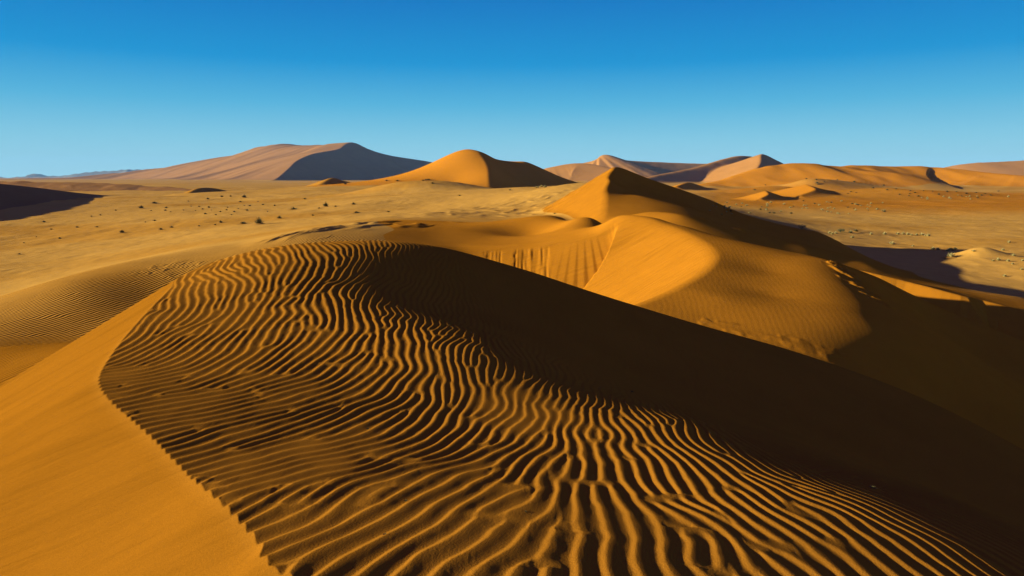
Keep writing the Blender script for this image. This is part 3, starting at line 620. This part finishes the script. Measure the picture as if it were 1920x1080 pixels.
G2 = 'dark tufts on the slope below the tall orange dune'
for cx, cy in [(735, 295), (795, 296), (955, 290), (993, 310), (503, 314), (275, 398), (320, 490), (745, 470), (1145, 378), (940, 293), (970, 291), (450, 440), (355, 450), (1680, 480)]:
    plant(480 + cx / 3, 240 + cy / 3 + 1, rnd.uniform(5, 10), 'low', 'dark grass tuft on the pale slope below the tall orange dune', G2, .6)
for cx, cy in [(1580, 330), (1605, 325), (1625, 328), (1430, 345)]:
    plant(480 + cx / 3, 240 + cy / 3 + 2, rnd.uniform(9, 14), 'palelow', 'pale grass tuft on the saddle at the foot of the tall orange dune', 'pale tufts on the saddle', .6)
G3 = 'yellow grass tussocks in a row on the right plain'
for cx, cy in [(465, 590), (583, 587), (698, 597), (775, 596), (850, 596), (880, 594), (905, 598), (925, 602), (985, 600), (1005, 605), (480, 596), (500, 592), (955, 600), (1020, 606), (593, 615)]:
    plant(1400 + cx / 3, 240 + cy / 3 + 1, rnd.uniform(7, 13), 'pale', 'yellow grass tussock in the row of tussocks beyond the shaded dune flank', G3, .8)
G4 = 'yellow grass tussocks right of the shaded dune'
for cx, cy in [(810, 648), (935, 663), (1047, 680), (1075, 682), (1140, 682), (1175, 680), (1275, 692), (1385, 746), (1415, 742), (1470, 748), (1495, 764), (1545, 794), (1500, 717), (1440, 686), (1475, 643), (1550, 745), (1450, 832), (820, 652), (1130, 690)]:
    plant(1400 + cx / 3, 240 + cy / 3 + 1, rnd.uniform(7, 13), 'pale', 'yellow grass tussock on the sloping sand right of the shaded dune shadow', G4, .8)
G5 = 'tiny tufts dotting the long orange dune'
for cx, cy in [(335, 288), (392, 292), (437, 305), (510, 293), (605, 305), (400, 318), (860, 375), (920, 355), (918, 370), (995, 355), (1045, 357), (1128, 360), (1180, 360), (1080, 375), (965, 385), (1290, 365), (1300, 395), (320, 412),
               (45, 350), (105, 322), (790, 350), (710, 340), (615, 365), (585, 360), (570, 370), (1415, 357), (1235, 370), (770, 325), (840, 345), (1210, 385), (1340, 372), (1375, 380), (945, 365)]:
    plant(1400 + cx / 3, 240 + cy / 3, rnd.uniform(4, 8), rnd.choice(['dark', 'low']), 'tiny dark tuft dotting the foot of the long rounded orange dune', G5, .7)
G6 = 'yellow tufts in the band before the long orange dune'
for k in range(95):
    u = 1330 + 330 * rnd.random() ** 1.1; v = 379 + 24 * rnd.random() + (u - 1330) * -0.005
    if k % 6 == 0: u = 1700 + rnd.random() * 215; v = 366 + rnd.random() * 8
    plant(u, v, rnd.uniform(4, 8), rnd.choice(['pale', 'palelow', 'pale', 'low']), 'small yellow green tuft in the band of tufts before the long orange dune', G6, .8)
# scraps of dry grass on the near ripples
G7 = 'scraps of dry grass on the near ripples'
def near_foot(u, v):
    a, b, c = ray(u, v); ys = np.linspace(2, 14, 2500); h, _ = surface(a * ys / b, ys.copy()); k = np.nonzero(c * ys / b < h)[0][0]; return Vector((a * ys[k] / b, ys[k], float(h[k])))
for u, v, s_ in [(722, 1004, .03), (760, 940, .025), (1185, 735, .04), (1636, 915, .045), (690, 805, .03), (985, 960, .02), (1040, 1015, .022), (612, 935, .02)]:
    p = near_foot(u, v); o = bpy.data.objects.new('dry_grass_scrap', lib('scrap', LOW, M_DARK)); S.collection.objects.link(o); o.location = p; o.scale = (s_, s_, s_ * .6); o.rotation_euler = (0, 0, rnd.uniform(0, 6))
    tagd(o, 'tiny scrap of dry grass lying on the ripples of the near dune', 'dry grass', G7)

# ordinals tell the countable ones apart
ORD = ['first', 'second', 'third', 'fourth', 'fifth', 'sixth', 'seventh', 'eighth', 'ninth', 'tenth', 'eleventh', 'twelfth', 'thirteenth', 'fourteenth', 'fifteenth', 'sixteenth', 'seventeenth', 'eighteenth', 'nineteenth', 'twentieth']
for g_, txt in ((G2, 'dark low grass tuft on the slope below the tall orange dune, %s from the left'), ('pale tufts on the saddle', 'pale grass tuft on the saddle by the tall orange dune, %s from the left'),
                (G3, 'yellow tussock in the row beyond the shaded dune flank, %s from the left'), (G4, 'yellow tussock scattered right of the shaded dune shadow, %s from the left'), (G7, 'tiny dry grass scrap on the near ripples, %s from the left')):
    q = sorted([o for o in S.objects if o.get('group') == g_], key=lambda o: o.location.x / o.location.y)
    for i, o in enumerate(q): o['label'] = txt % ORD[i]
